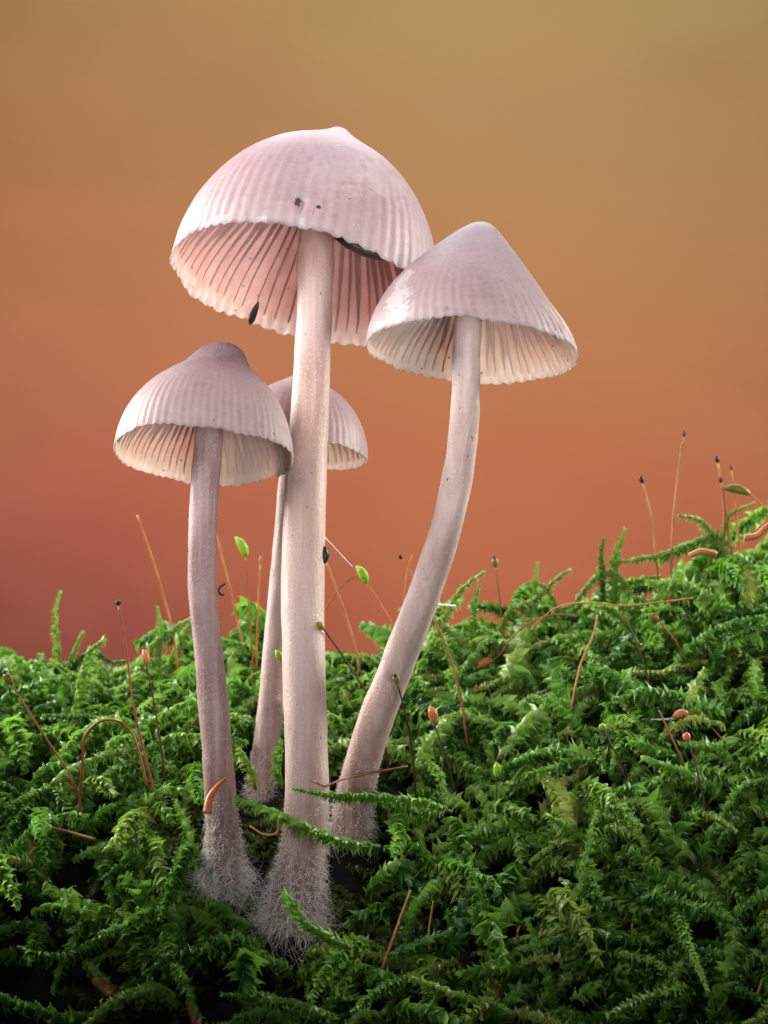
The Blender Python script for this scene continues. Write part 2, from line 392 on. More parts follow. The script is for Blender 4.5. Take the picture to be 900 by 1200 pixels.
# ------------------------------------------------------------------ mushrooms
def rotation_to(axis):
    z = unit(np.asarray(axis, float)); x = unit(np.cross([0, 1.0, 0], z)); y = np.cross(z, x)
    return np.stack([x, y, z], 1)
STEMS = []          # (path, radius) for keeping moss clear
def mushroom(label, rim, depth, R, H, tilt, roll, prof, ngill, stem_px, capmat, gillmat, stemmat, seed, hair_px, nhair, hair_len, shift=0.0, bulge=0.0, pits=(), asym=0.03, gdep=0.15):
    """rim = pixel of the rim circle's centre; tilt = top leaning away from the camera, roll = leaning sideways (degrees)"""
    r_ = np.random.default_rng(seed)
    C = P(rim[0], rim[1], depth)
    a, b = math.radians(tilt), math.radians(roll)
    axis = np.array([math.sin(b), math.sin(a) * math.cos(b), math.cos(a) * math.cos(b)])
    Rm = rotation_to(axis)
    # stem path in world cm
    pts = [np.r_[P(p[0], p[1], p[3]), p[2] * (CAM_D + p[3]) / CAM_D / PXCM / 2] for p in stem_px]
    base = np.asarray(pts[-1][:3]) + np.array([0, 0, -0.05])
    root = thing('mushroom', label, 'mushroom', base, None)
    # ---- cap
    NA, NR = 576, 48
    t = np.linspace(0.0, 1.0, NR)
    pr = np.array(prof)
    # smooth profile through the listed points, by chord length
    pc = catmull(np.c_[pr * [R, H], np.zeros(len(pr))], 400)[:, :2]
    d = np.r_[0, np.cumsum(np.linalg.norm(np.diff(pc, axis=0), axis=1))]; d /= d[-1]
    rr = np.interp(t, d, pc[:, 0]); hh = np.interp(t, d, pc[:, 1]); rr[0] = 0.004
    ang = np.arange(NA) / NA * 2 * np.pi
    nst = ngill * 2
    jit = np.zeros(NA)
    for f in (1, 2, 3, 5):
        jit += np.cos(f * ang + r_.uniform(0, 6.28)) * r_.uniform(0.4, 1.0) / f
    jit /= np.abs(jit).max()
    ws = smooth(0.42, 0.85, t)[:, None]
    wj = (smooth(0.15, 1.0, t) ** 1.5)[:, None]
    stamp = 0.6 + 0.8 * r_.random(nst)
    ph = ang * nst / (2 * np.pi)
    amp = np.interp(ph, np.arange(nst + 1), np.r_[stamp, stamp[0]])
    furrow = (0.5 - 0.5 * np.cos(2 * np.pi * ph)) * amp        # 1 on the rib between two gills, 0 in the furrow
    low = 1 + asym * jit[None, :] * wj
    rad = rr[:, None] * low + (0.0055 * R * (furrow[None, :] - 0.5)) * ws
    hgt = hh[:, None] + 0.030 * R * jit[None, :] * wj * 1.0
    # small lumps
    la = noise2(np.cos(ang)[None, :] * 2.5 * t[:, None] + 7, np.sin(ang)[None, :] * 2.5 * t[:, None] + seed, seed)
    rad = rad + 0.012 * R * la * smooth(0.1, 0.4, t)[:, None]
    # scalloped, ragged margin
    ph2 = ph * 0.75 + 0.9 * noise2(ang * 2.2, np.zeros(NA) + 5.5, seed + 6)
    scal = (np.abs(np.sin(np.pi * ph2)) ** 0.7) * (0.5 + 0.8 * (noise2(ang * 5, np.zeros(NA) + 1.5, seed + 7) + 1) / 2)
    rag = noise2(ang * 3.5, np.zeros(NA) + 3.3, seed + 3) + 0.22 * noise2(ang * 40, np.zeros(NA), seed + 4)
    wm = smooth(0.90, 1.0, t)[:, None]
    hgt = hgt - wm * (0.022 * R * scal + 0.028 * R * rag)[None, :]
    th = (0.055 * R + 0.03) * (1 - smooth(0.55, 1.0, t)) + 0.010
    th[0] = 0.12 * R
    dr = np.gradient(rr); dh = np.gradient(hh); ln = np.hypot(dr, dh)
    nr, nh = -dh / ln, dr / ln               # outward profile normal
    nr, nh = np.abs(nr), np.abs(nh); nr[0], nh[0] = 0, 1
    irad = np.maximum(rad - (th * nr)[:, None], 0.004); ihgt = hgt - (th * nh)[:, None]
    irad = irad - 0.008 * R * (furrow[None, :] - 0.5) * ws
    def ring(rad, hgt):
        hn = np.clip(hgt / H, 0, 1)
        dx = (shift * hn ** 2 + bulge * np.sin(np.pi * hn)) * R
        L = np.stack([rad * np.cos(ang) + dx, rad * np.sin(ang), hgt], -1).reshape(-1, 3)
        return C + L @ Rm.T
    Vo, Vi = ring(rad, hgt), ring(irad, ihgt)
    sel = np.unique(np.r_[np.arange(0, NR, 3), NR - 1]); ni = len(sel)
    Vi = Vi.reshape(NR, NA, 3)[sel].reshape(-1, 3)
    Fo = grid_faces(NR, NA)[:, ::-1]; Fi = grid_faces(ni, NA, True, NR * NA)
    j = np.arange(NA); o0 = (NR - 1) * NA; i0 = NR * NA + (ni - 1) * NA
    Fe = np.stack([o0 + (j + 1) % NA, o0 + j, i0 + j, i0 + (j + 1) % NA], -1)[:, ::-1]
    sx_, sy_ = cam_px(Vo)
    def surf(px, py):
        d2 = (sx_ - px) ** 2 + (sy_ - py) ** 2
        near = np.nonzero(d2 < 36)[0]
        return Vo[near[np.argmin(Vo[near, 1])]].copy() if len(near) else Vo[np.argmin(d2)].copy()
    for (hx, hy, hr, hd) in pits:
        c_ = surf(hx, hy); dd = np.linalg.norm((Vo - c_) * [1, 1, 0.7], axis=1)
        inn = (Vo - (C + axis * 0.3 * H)); Vo = Vo - unit(inn) * (hd * np.exp(-(dd / hr) ** 4))[:, None]
    V = np.vstack([Vo, Vi]); F = np.vstack([Fo, Fi, Fe])
    V = np.vstack([V, Vo[:NA].mean(0), Vi[:NA].mean(0)])
    capv = len(V) - 2
    top = [( int((q + 1) % NA), int(q), capv) for q in range(NA)]
    bot = [(NR * NA + int(q), NR * NA + int((q + 1) % NA), capv + 1) for q in range(NA)]
    at_rad = np.r_[np.repeat(t, NA), np.repeat(t[sel], NA), 0, 0]
    st_o = ((1 - furrow)[None, :] * ws).ravel(); st_i = np.zeros(ni * NA)
    at_st = np.clip(np.r_[st_o, st_i, 0, 0], 0, 1)
    Ft = [tuple(int(i) for i in f) for f in F] + [f[::-1] for f in top] + bot
    cap = mesh('cap', V, Ft, capmat(lambda px, py: surf(px, py) - base), root, base, {'rad': at_rad, 'stria': at_st, 'ang': np.zeros(len(V))})
    cap.data.materials.append(gillmat)
    mi = np.zeros(len(cap.data.polygons), np.int32); mi[len(Fo):len(Fo) + len(Fi)] = 1; mi[-NA:] = 1
    cap.data.polygons.foreach_set('material_index', mi)
    # ---- gills, one blade each, hung under the cap and shared between copies
    inr, inh = rr - th * nr, hh - th * nh
    top_y = inh.max()
    def gill_mesh(r0, r1, depth_, thick):
        n = 16
        rg = np.linspace(r0, r1, n)
        oi = np.argsort(inr); zt = np.interp(rg, inr[oi], inh[oi])
        s = (rg - r0) / (r1 - r0)
        dep = depth_ * (np.sin(np.pi * np.clip(s, 0, 1) ** 0.75) ** 0.7 * 0.8 + 0.28 * (1 - s)) + 0.012
        zt = zt + 0.015
        rows = []
        for q, w in ((0.0, 1.3), (0.35, 0.8), (0.92, 0.7), (1.0, 0.25)):
            y = thick * w * (0.55 + 0.45 * (1 - s))
            bend = 0.012 * np.sin(s * 7 + q * 2)
            rows.append((rg, y, bend, zt - dep * q - 0.015 * q))
        A = [np.stack([x, bd_ + y, z], -1) for x, y, bd_, z in rows] + [np.stack([x, bd_ - y, z], -1) for x, y, bd_, z in rows[::-1]]
        V = np.stack(A, 0).reshape(-1, 3)
        F = [tuple(int(i) for i in f) for f in grid_faces(8, n, False)]
        F += [tuple(range(0, 8 * n, n))[::-1], tuple(range(n - 1, 8 * n, n))]
        me = bpy.data.meshes.new('gill'); me.from_pydata([tuple(v * U) for v in V], [], F)
        me.polygons.foreach_set('use_smooth', np.ones(len(F), bool)); me.materials.append(gillmat)
        return me
    rs = pts[0][3] * 0.8
    full = [gill_mesh(rs, inr.max() * 0.985, gdep * R * q, 0.013 + 0.003 * q) for q in (1.0, 0.9)]
    short = [gill_mesh(inr.max() * q, inr.max() * 0.985, gdep * R * 0.6, 0.011) for q in (0.42, 0.58)]
    mirr = np.eye(4); mirr[:3, :3] = Rm; mirr[:3, 3] = (C - base) * U
    for q in range(nst):
        me = full[int(r_.integers(2))] if q % 2 == 0 else short[int(r_.integers(2))]
        a_ = (q) / nst * 2 * np.pi + r_.normal(0, 0.008)
        idx = int(q / nst * NA) % NA
        s_ = 1 + asym * jit[idx] * 0.85
        o = bpy.data.objects.new('gill', me); col.objects.link(o); o.parent = cap
        L = Matrix.Translation((0, 0, 0.030 * R * jit[idx] * 0.55 * U)) @ Matrix.Rotation(a_, 4, 'Z') @ Matrix.Diagonal((s_, 1 + 0.25 * r_.normal() * 0.5, 1 + 0.02 * r_.normal(), 1))
        o.matrix_local = Matrix(mirr.tolist()) @ L
    # ---- stem: from inside the cap, down the traced path
    topc = C + axis * (np.interp(rs, np.sort(inr), inh[np.argsort(inr)]))
    first = np.r_[topc - axis * 0.02, pts[0][3] * 1.05]
    allp = np.vstack([first, np.array(pts)])
    path = catmull(allp, 150)
    path[:, 3] *= 1 + 0.02 * noise2(np.linspace(0, 14, 150), np.zeros(150), seed + 9)
    V, F, tt = tube(path[:, :3], path[:, 3], 40, up=(0, -1, 0))
    n0 = len(V) - 2
    V[:n0] += 0.006 * noise2(np.repeat(np.linspace(0, 30, 150), 40), np.tile(np.arange(40) / 4.0, 150), seed)[:, None] * unit(V[:n0] - np.repeat(path[:, :3], 40, 0))
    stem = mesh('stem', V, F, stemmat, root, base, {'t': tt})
    STEMS.append(path)
    # ---- hairs: a felt of long white threads at the foot and a fine bloom all the way up
    TT, NN, BB = frames(path[:, :3], (0, -1, 0))
    def hairs(name, fr, n, lmin, lmax, rad_, down, curl, tw=0.0):
        f = fr[0] + (fr[1] - fr[0]) * r_.random(n) ** 0.8
        ii = np.clip((f * 149).astype(int), 0, 149)
        th_ = r_.uniform(0, 2 * np.pi, n)
        out = NN[ii] * np.cos(th_)[:, None] + BB[ii] * np.sin(th_)[:, None]
        p0 = path[ii, :3] + out * (path[ii, 3] * 0.96)[:, None]
        wl = (f - fr[0]) / (fr[1] - fr[0])
        Ln = (lmin + (lmax - lmin) * wl ** 1.8 * r_.uniform(0.4, 1.2, n))[:, None]
        dr_ = unit(out + np.array([0, 0, -1.0]) * (down * r_.uniform(-0.4, 1.4, n))[:, None] + r_.normal(0, 0.62, (n, 3)) + BB[ii] * tw)
        side = unit(np.cross(dr_, r_.normal(0, 1, (n, 3)))); side2 = np.cross(dr_, side)
        ns = 5 if curl > 0.1 else 2
        rows = []
        for q in range(ns):
            u = q / (ns - 1)
            c = p0 + dr_ * Ln * u + side * Ln * curl * math.sin(u * 4.2) + np.array([0, 0, -1.0]) * Ln * curl * 0.7 * u * u
            w = rad_ * (1 - 0.75 * u)
            for e in range(3):
                rows.append(c + w * (side * math.cos(e * 2.0944) + side2 * math.sin(e * 2.0944)))
        V = np.stack(rows, 1).reshape(-1, 3); k_ = ns * 3
        fb = grid_faces(ns, 3); F = (fb[None] + (np.arange(n) * k_)[:, None, None]).reshape(-1, 4)
        o = mesh(name, V, F, M['hair'], stem, base); o['kind'] = 'stuff'
        return o
    hairs('root_hairs', (hair_px[0] - 0.03, 1.0), int(nhair * 1.3), 0.03, hair_len * 1.15, 0.0027, 0.9, 0.45)
    hairs('root_threads', (0.95, 1.0), max(40, nhair // 9), hair_len, hair_len * 1.9, 0.0030, 0.5, 0.30)
    hairs('bloom_hairs', (0.06, hair_px[0] + 0.1), 2200, 0.012, 0.022, 0.0022, 0.0, 0.0)
    return root, cap, C, Rm, base

WHITE = srgb(240, 234, 236)
def onobj(px, py, y, base_px):
    return P(px, py, y) - P(*base_px) - np.array([0, 0, -0.05])
# traced stems: (px, py, width px, depth cm) from the cap down to the foot
stem_main = [(370, 285, 43, 0.10), (369, 340, 42, 0.02), (366, 420, 43, -0.02), (362, 500, 46, -0.05), (358, 580, 49, -0.10), (355, 680, 50, -0.18), (356, 780, 50, -0.28),
             (359, 870, 51, -0.40), (360, 930, 52, -0.48), (356, 990, 53, -0.55), (348, 1040, 56, -0.62), (338, 1095, 52, -0.62)]
stem_right = [(547, 395, 33, -1.24), (546, 450, 34, -1.2), (543, 510, 35, -1.1), (534, 570, 36, -0.95), (518, 635, 37, -0.74), (494, 705, 39, -0.45), (465, 780, 40, -0.12),
              (440, 845, 41, 0.12), (422, 905, 42, 0.28), (413, 950, 45, 0.36), (408, 990, 44, 0.38)]
stem_left = [(244, 520, 33, -0.46), (240, 570, 33, -0.45), (237, 630, 33, -0.45), (238, 700, 34, -0.45), (245, 770, 34, -0.45), (251, 840, 35, -0.45), (256, 900, 37, -0.45),
             (260, 960, 38, -0.48), (263, 1005, 38, -0.50), (265, 1045, 34, -0.50)]
stem_back = [(342, 545, 27, 0.95), (337, 600, 27, 0.95), (330, 680, 28, 0.95), (323, 760, 29, 0.95), (317, 830, 30, 0.95), (310, 890, 31, 0.95), (303, 940, 32, 0.95)]

def pb(s): return (s[-1][0], s[-1][1], s[-1][3])
bm = pb(stem_main); br = pb(stem_right)
capA = cap_material('cap_pale_lilac', [(0.0, srgb(158, 141, 163)), (0.16, srgb(171, 148, 167)), (0.30, srgb(180, 152, 165)), (0.55, srgb(184, 150, 161)), (0.85, srgb(189, 159, 165)), (1.0, srgb(204, 186, 190))],
    [((352, 222), 0.13, srgb(178, 170, 180), 0.5, 0.6, 10),
     ((400, 185), 0.36, WHITE, 0.12, 1.4, 9), ((460, 212), 0.30, WHITE, 0.22, 1.4, 9), ((430, 200), 0.25, WHITE, 0.14, 1.4, 12), ((390, 205), 0.3, WHITE, 0.16, 1.6, 20),
     ((352, 232), 0.056, srgb(64, 60, 60), 0.95, 1.0, 22), ((376, 237), 0.026, srgb(60, 40, 34), 0.95, 0.6, 16),
     ((300, 262), 0.08, WHITE, 0.8, 1.0, 12), ((250, 266), 0.12, WHITE, 0.6, 1.2, 14), ((235, 270), 0.07, WHITE, 0.6, 1.2, 14), ((345, 266), 0.10, WHITE, 0.5, 1.2, 14)])
capB = cap_material('cap_lilac_white_patch', [(0.0, srgb(147, 133, 157)), (0.25, srgb(161, 141, 159)), (0.55, srgb(174, 146, 155)), (0.85, srgb(182, 156, 159)), (1.0, srgb(200, 184, 184))],
    [((461, 345), 0.17, WHITE, 0.65, 1.6, 22), ((464, 362), 0.15, WHITE, 0.65, 1.6, 22), ((470, 320), 0.13, WHITE, 0.6, 1.1, 10)])
capC = cap_material('cap_mauve_dark_knob', [(0.0, srgb(85, 62, 75)), (0.20, srgb(96, 71, 84)), (0.34, srgb(139, 106, 116)), (0.55, srgb(184, 152, 157)), (0.85, srgb(202, 178, 174)), (1.0, srgb(212, 193, 186))], frost=0.3)
capD = cap_material('cap_dusky_mauve', [(0.0, srgb(124, 93, 99)), (0.4, srgb(141, 107, 112)), (0.75, srgb(163, 132, 131)), (1.0, srgb(193, 167, 159))])
gillA = gill_material('gill_pink', srgb(214, 184, 178), srgb(232, 210, 206))
gillB = gill_material('gill_cream', srgb(220, 198, 186), srgb(236, 220, 210))
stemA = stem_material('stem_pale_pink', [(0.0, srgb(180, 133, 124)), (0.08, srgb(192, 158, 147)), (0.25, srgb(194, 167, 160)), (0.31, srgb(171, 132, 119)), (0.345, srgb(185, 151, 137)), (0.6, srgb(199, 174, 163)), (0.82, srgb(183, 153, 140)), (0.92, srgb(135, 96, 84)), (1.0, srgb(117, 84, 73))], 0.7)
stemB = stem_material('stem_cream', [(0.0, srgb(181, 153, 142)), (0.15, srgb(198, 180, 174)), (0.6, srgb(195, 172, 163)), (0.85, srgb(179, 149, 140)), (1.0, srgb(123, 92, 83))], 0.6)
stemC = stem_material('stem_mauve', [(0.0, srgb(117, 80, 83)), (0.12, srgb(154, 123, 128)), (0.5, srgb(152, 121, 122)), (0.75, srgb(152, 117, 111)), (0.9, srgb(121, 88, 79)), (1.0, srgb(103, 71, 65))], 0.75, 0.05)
stemD = stem_material('stem_greyish', [(0.0, srgb(171, 142, 136)), (0.5, srgb(181, 158, 153)), (1.0, srgb(135, 106, 95))], 0.6)

bell = [(0, 1.0), (0.06, 0.985), (0.14, 0.935), (0.32, 0.845), (0.54, 0.735), (0.735, 0.58), (0.885, 0.38), (0.97, 0.175), (1.0, 0.0)]
cone = [(0, 1.0), (0.09, 0.985), (0.20, 0.92), (0.36, 0.79), (0.54, 0.63), (0.72, 0.45), (0.87, 0.25), (0.96, 0.10), (1.0, 0.0)]
knob = [(0, 1.0), (0.13, 0.985), (0.25, 0.93), (0.33, 0.845), (0.41, 0.765), (0.55, 0.68), (0.72, 0.55), (0.87, 0.37), (0.96, 0.18), (1.0, 0.0)]
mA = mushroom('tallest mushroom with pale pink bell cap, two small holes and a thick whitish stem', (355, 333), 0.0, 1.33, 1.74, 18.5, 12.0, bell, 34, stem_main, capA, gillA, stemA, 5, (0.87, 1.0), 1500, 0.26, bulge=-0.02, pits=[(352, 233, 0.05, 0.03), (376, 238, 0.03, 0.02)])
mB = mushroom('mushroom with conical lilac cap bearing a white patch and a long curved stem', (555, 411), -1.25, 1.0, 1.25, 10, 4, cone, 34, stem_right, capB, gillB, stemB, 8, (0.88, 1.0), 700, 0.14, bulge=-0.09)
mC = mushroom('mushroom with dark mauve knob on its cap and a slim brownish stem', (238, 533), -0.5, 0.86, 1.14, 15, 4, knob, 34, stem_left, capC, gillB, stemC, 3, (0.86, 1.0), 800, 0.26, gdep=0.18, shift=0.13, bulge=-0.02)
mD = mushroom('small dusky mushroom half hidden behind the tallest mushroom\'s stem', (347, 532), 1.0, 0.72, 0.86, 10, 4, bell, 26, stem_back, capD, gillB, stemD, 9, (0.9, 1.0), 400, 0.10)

# ------------------------------------------------------------------ moss
UU = np.array([0.0, 0.28, 0.54, 0.78, 1.0])
WW = np.array([0.75, 1.0, 0.78, 0.20, 0.0])
LEAF_F = []
for q in range(3):
    for c in range(2):
        a = q * 3 + c
        LEAF_F += [(a, a + 1, a + 4), (a, a + 4, a + 3)]
LEAF_F += [(9, 10, 12), (10, 11, 12)]
LEAF_F = np.array(LEAF_F)
def shoot(path, width, llen, spacing, r_, hue, flat=0.0, curl=0.25, hook=0.5, taper=0.45, upv=(0, 0, 1)):
    """leaves (V [n,16,3], rnd [n,16], u) along a path in cm"""
    n_s = 40
    p = catmull(path, n_s)
    L = np.sum(np.linalg.norm(np.diff(p, axis=0), axis=1))
    n = max(6, int(L / spacing))
    T, N, B = frames(p, upv)
    f = (np.arange(n) + r_.uniform(-0.3, 0.3, n)) / n
    f = np.clip(f * 0.98 + 0.02, 0, 1); x = f * (n_s - 1); i = np.clip(x.astype(int), 0, n_s - 2); w = (x - i)[:, None]
    lerp = lambda A: A[i] * (1 - w) + A[i + 1] * w
    c, t, nn, bb = lerp(p), unit(lerp(T)), unit(lerp(N)), unit(lerp(B))
    az = np.arange(n) * 2.39996 + r_.normal(0, 0.25, n)
    if flat > 0:
        az = np.where(np.arange(n) % 2 == 0, 1, -1) * (np.pi / 2 - 0.5 + r_.normal(0, 0.35, n)) * flat + az * (1 - flat)
    out = nn * np.cos(az)[:, None] + bb * np.sin(az)[:, None]
    side = unit(np.cross(t, out))
    sz = (1 - taper * smooth(0.55, 1.0, f)) * (0.75 + 0.25 * smooth(0, 0.15, f)) * r_.uniform(0.85, 1.15, n)
    ll = (llen * sz)[:, None]; hw = width * sz
    phi0 = np.radians(r_.normal(38, 8, n) - 14 * smooth(0.8, 1.0, f)); kap = -np.radians(r_.normal(24, 12, n)) * (1 - curl) + np.radians(35) * curl
    # the tips hook over to one side of the shoot
    hk = unit(-nn * 0.9 + bb * r_.normal(0, 0.45, n)[:, None] - t * 0.35 + out * 0.35)
    hs = (hook * r_.uniform(0.6, 1.3, n))
    V = np.zeros((n, 13, 3)); prev = c + out * 0.012; pu = 0
    for q, u in enumerate(UU):
        ph = phi0 + kap * min(u, 0.5)
        d = t * np.cos(ph)[:, None] + out * np.sin(ph)[:, None]
        hp = hk - d * np.sum(hk * d, 1, keepdims=True); hp = unit(hp)
        th_ = (hs * 3.1 * max(u - 0.28, 0) ** 1.1)[:, None]
        d = d * np.cos(th_) + hp * np.sin(th_)
        prev = prev + ll * (u - pu) * d
        cen = prev; pu = u
        nrm = np.cross(side, d); nrm = nrm * np.sign(np.sum(nrm * out, 1, keepdims=True) + 1e-6)
        if q < 4:
            ww = (hw * WW[q])[:, None]; cup = ww * (0.85 - 0.3 * u)
            V[:, q * 3] = cen - side * ww - nrm * cup
            V[:, q * 3 + 1] = cen
            V[:, q * 3 + 2] = cen + side * ww - nrm * cup
        else:
            V[:, 12] = cen
    rnd = np.clip(hue + r_.normal(0, 0.09, n), 0, 1)[:, None] * np.ones(13)
    u = np.r_[np.repeat(UU[:4], 3), 1.0][None] * np.ones((n, 1))
    return V, rnd, u, p

CLEAR = [0.10]
def stem_clear(p, margin, skip_front=True):
    """True where path points stay clear of every mushroom stem"""
    for s in STEMS:
        d = np.linalg.norm(p[:, None, :] - s[None, ::4, :3], axis=2) - s[None, ::4, 3]
        if d.min() < margin: return False
    return True
# hollows where the photograph shows the stem feet and dark gaps: (px, py, rx, ry, max depth in front)
HOLLOW = [(345, 1020, 58, 92), (262, 1000, 32, 66), (412, 935, 26, 46), (306, 905, 22, 46), (312, 1000, 36, 66), (425, 1000, 26, 40),
          (95, 1035, 26, 20), (505, 1090, 22, 26), (640, 1040, 16, 12), (690, 1170, 26, 16), (590, 1010, 16, 14), (40, 1160, 20, 12)]

ARC = np.r_[0, np.cumsum(np.hypot(np.diff(PY), np.diff(PZ)))]
VS, RS, US, SV, SF = [], [], [], [], []
def add_shoots(n, ylo, yhi, xlo, xhi, seed, lenr, nz, scale=1.0, lift=(-0.05, 0.2), hollow=True):
    r_ = np.random.default_rng(seed); made = 0; tries = 0
    while made < n and tries < n * 6:
        tries += 1
        x, y = r_.uniform(xlo, xhi), float(np.interp(r_.uniform(np.interp(ylo, PY, ARC), np.interp(yhi, PY, ARC)), ARC, PY))
        clump = noise2(np.array(x * 1.3), np.array(y * 1.3), 21)
        if clump < -0.45 and r_.random() < 0.55: continue
        if y < -0.75 and clump < 0.05 and r_.random() < 0.7: continue
        nrm = gnormal(np.array(x), np.array(y))
        az = r_.uniform(0, 2 * np.pi)
        tan = np.array([math.cos(az), math.sin(az), 0]); tan = unit(tan - nrm * np.dot(tan, nrm))
        L = r_.uniform(*lenr) * scale
        up = r_.uniform(*nz)
        p0 = np.array([x, y, float(ground(x, y))]) + nrm * r_.uniform(*lift)
        d0 = unit(tan * (1 - up * 0.5) + nrm * up)
        d1 = unit(tan * 1.0 + nrm * (up - r_.uniform(0.2, 0.8)) + np.array([0, 0, r_.uniform(-0.35, 0.25)]))
        d2 = unit(d1 + np.array([0, 0, r_.uniform(-0.7, 0.15)]) - nrm * 0.2)
        side = unit(np.cross(d0, nrm)) * r_.normal(0, 0.12) * L
        pth = np.array([p0, p0 + d0 * L * 0.35, p0 + d0 * L * 0.35 + d1 * L * 0.35 + side, p0 + d0 * L * 0.35 + d1 * L * 0.35 + d2 * L * 0.32 + side * 1.6])
        # stay over the log, not inside it
        gz = ground(pth[:, 0], pth[:, 1]); pth[1:, 2] = np.maximum(pth[1:, 2], gz[1:] + 0.06)
        pc = catmull(pth, 10)
        if not stem_clear(pc, CLEAR[0]): continue
        qx, qy = cam_px(pc)
        bad = False
        for (hx, hy, rx, ry) in (HOLLOW if hollow else []):
            if (((qx - hx) / rx) ** 2 + ((qy - hy) / ry) ** 2 < 1).any(): bad = True; break
        if bad: continue
        k = float(np.exp(r_.normal(0.06, 0.26))) * scale
        hue = float(np.clip(0.5 + 0.28 * clump + r_.normal(0, 0.22), 0.02, 0.98))
        sty = r_.random()
        V, rn, u, p = shoot(pth, 0.038 * k, 0.128 * k, 0.0094 * k, r_, hue, flat=0.0 if sty < 0.55 else 0.8, curl=r_.uniform(0, 0.45), hook=r_.uniform(0.35, 1.15), upv=nrm)
        VS.append(V); RS.append(rn); US.append(u)
        tv, tf, _ = tube(p[::8], 0.014 * k, 4); SV.append(tv); SF.append(tf)
        made += 1
    return made
def flush(name, mat, label):
    V = np.concatenate([v.reshape(-1, 3) for v in VS])
    nl = len(V) // 13
    F = (LEAF_F[None] + (np.arange(nl) * 13)[:, None, None]).reshape(-1, 3)
    o = mesh(name, V, F, mat, None, (0, 0, 0), {'rnd': np.concatenate([r.ravel() for r in RS]), 'u': np.concatenate([u.ravel() for u in US])})
    o['kind'] = 'stuff'; tag(o, label, 'moss')
    off = 0; sf = []
    for v, f in zip(SV, SF):
        sf += [tuple(int(i) + off for i in q) for q in f]; off += len(v)
    ms = mesh('moss_stems', np.concatenate(SV), sf, M['moss_stem'], o); ms['kind'] = 'stuff'
    print(name, 'triangles', nl * 14)
    for l in (VS, RS, US, SV, SF): l.clear()
CLEAR[0] = 0.03
add_shoots(260, -1.3, 0.9, -2.3, 0.6, 202, (0.2, 0.5), (0.1, 0.5), 0.7, (-0.02, 0.08), False)
add_shoots(420, -1.9, 3.4, -4.4, 4.6, 201, (0.4, 0.8), (0.05, 0.3), 0.9, (-0.02, 0.06), False)
CLEAR[0] = 0.10
flush('withered_moss', M['leaf_dull'], 'dull brownish under-layer of old moss in the hollows of the log')
add_shoots(820, -1.9, 3.3, -4.4, 4.6, 101, (0.55, 1.1), (0.25, 0.95), 1.2, (0.0, 0.25))
add_shoots(330, -1.6, 2.6, -4.4, 4.6, 102, (0.35, 0.7), (0.5, 1.2), 1.1, (0.0, 0.3))
add_shoots(150, 1.6, 3.4, -4.4, 4.6, 104, (0.35, 0.7), (0.5, 1.2), 1.0)
add_shoots(70, 2.0, 3.2, -4.0, 4.2, 108, (0.5, 0.95), (1.0, 1.9), 0.85, (0.1, 0.25))
add_shoots(90, -2.4, 4.5, -5.8, -4.4, 105, (0.6, 1.2), (0.25, 0.9), 1.5)
add_shoots(90, -2.4, 4.5, 4.6, 5.8, 106, (0.6, 1.2), (0.25, 0.9), 1.5)
add_shoots(80, 3.4, 5.0, -4.6, 4.6, 107, (0.6, 1.2), (0.25, 0.9), 1.5)
flush('moss', M['leaf'], 'dense carpet of glossy green moss covering the log')

def moss_shoot(label, px, wpx, depth=None, lift=0.35, hue=0.6, dull=False, flat=0.6, curl=0.2, hook=0.7, group=None, seed=0, lens=1.0, taper=0.5):
    r_ = np.random.default_rng(1000 + seed + int(px[0][0]) * 7 + int(px[0][1]))
    if depth is not None and depth >= 0.9: depth = hit(px[0][0], px[0][1], 0.3)
    pts = []
    for i, q in enumerate(px):
        y = q[2] if len(q) > 2 else (depth if depth is not None else hit(q[0], q[1], lift))
        pts.append(P(q[0], q[1], y))
    pts = np.array(pts)
    if depth is None and len(px[0]) == 2:            # even out the depth along the shoot
        yy = pts[:, 1].copy(); lin = np.linspace(yy[0], yy[-1], len(yy)); yy = 0.5 * yy + 0.5 * lin
        pts = np.array([P(q[0], q[1], y) for q, y in zip(px, yy)])
    for _ in range(5):
        if pts[0][2] < float(ground(pts[0][0], pts[0][1])) + 0.2 or depth is None: break
        pts = np.vstack([pts[0] + unit(unit(pts[0] - pts[1]) + np.array([0, 0, -0.8])) * 0.15, pts])
    k = wpx / PXCM
    V, rn, u, p = shoot(pts, k * 0.15, k * 0.66 * lens, k * 0.038, r_, hue, flat, curl, hook, taper)
    base = pts[0]
    root = thing('moss_shoot', label, 'moss', base, group)
    mat = M['leaf_dull'] if dull else M['leaf']
    tv, tf, _ = tube(p[::3], np.linspace(0.09, 0.04, len(p[::3])) * k, 6); mesh('stem', tv, tf, M['moss_stem'], root, base)
    if wpx >= 32:
        for a, b, c in zip(V, rn, u):
            mesh('leaf', a, LEAF_F, mat, root, base, {'rnd': b, 'u': c})
    else:
        n = len(V)
        F = (LEAF_F[None] + (np.arange(n) * 13)[:, None, None]).reshape(-1, 3)
        o = mesh('leaves', V.reshape(-1, 3), F, mat, root, base, {'rnd': rn.ravel(), 'u': u.ravel()}); o['kind'] = 'stuff'
    return root
SK = 'moss shoots standing up along the skyline'
moss_shoot('thin wavy upright moss shoot standing alone on the low end of the skyline', [(70, 800), (68, 765), (66, 735), (66, 712), (71, 694)], 15, 1.6, hue=0.75, flat=0, group=SK)
moss_shoot('blurred short moss tip behind the thin wavy upright shoot', [(78, 790), (86, 765), (97, 740)], 13, 4.2, hue=0.7, flat=0, group=SK)
moss_shoot('feathery moss shoot bending over beside the thin wavy upright shoot', [(84, 860), (94, 805), (104, 768), (120, 750)], 30, 1.0, hue=0.7, group=SK)
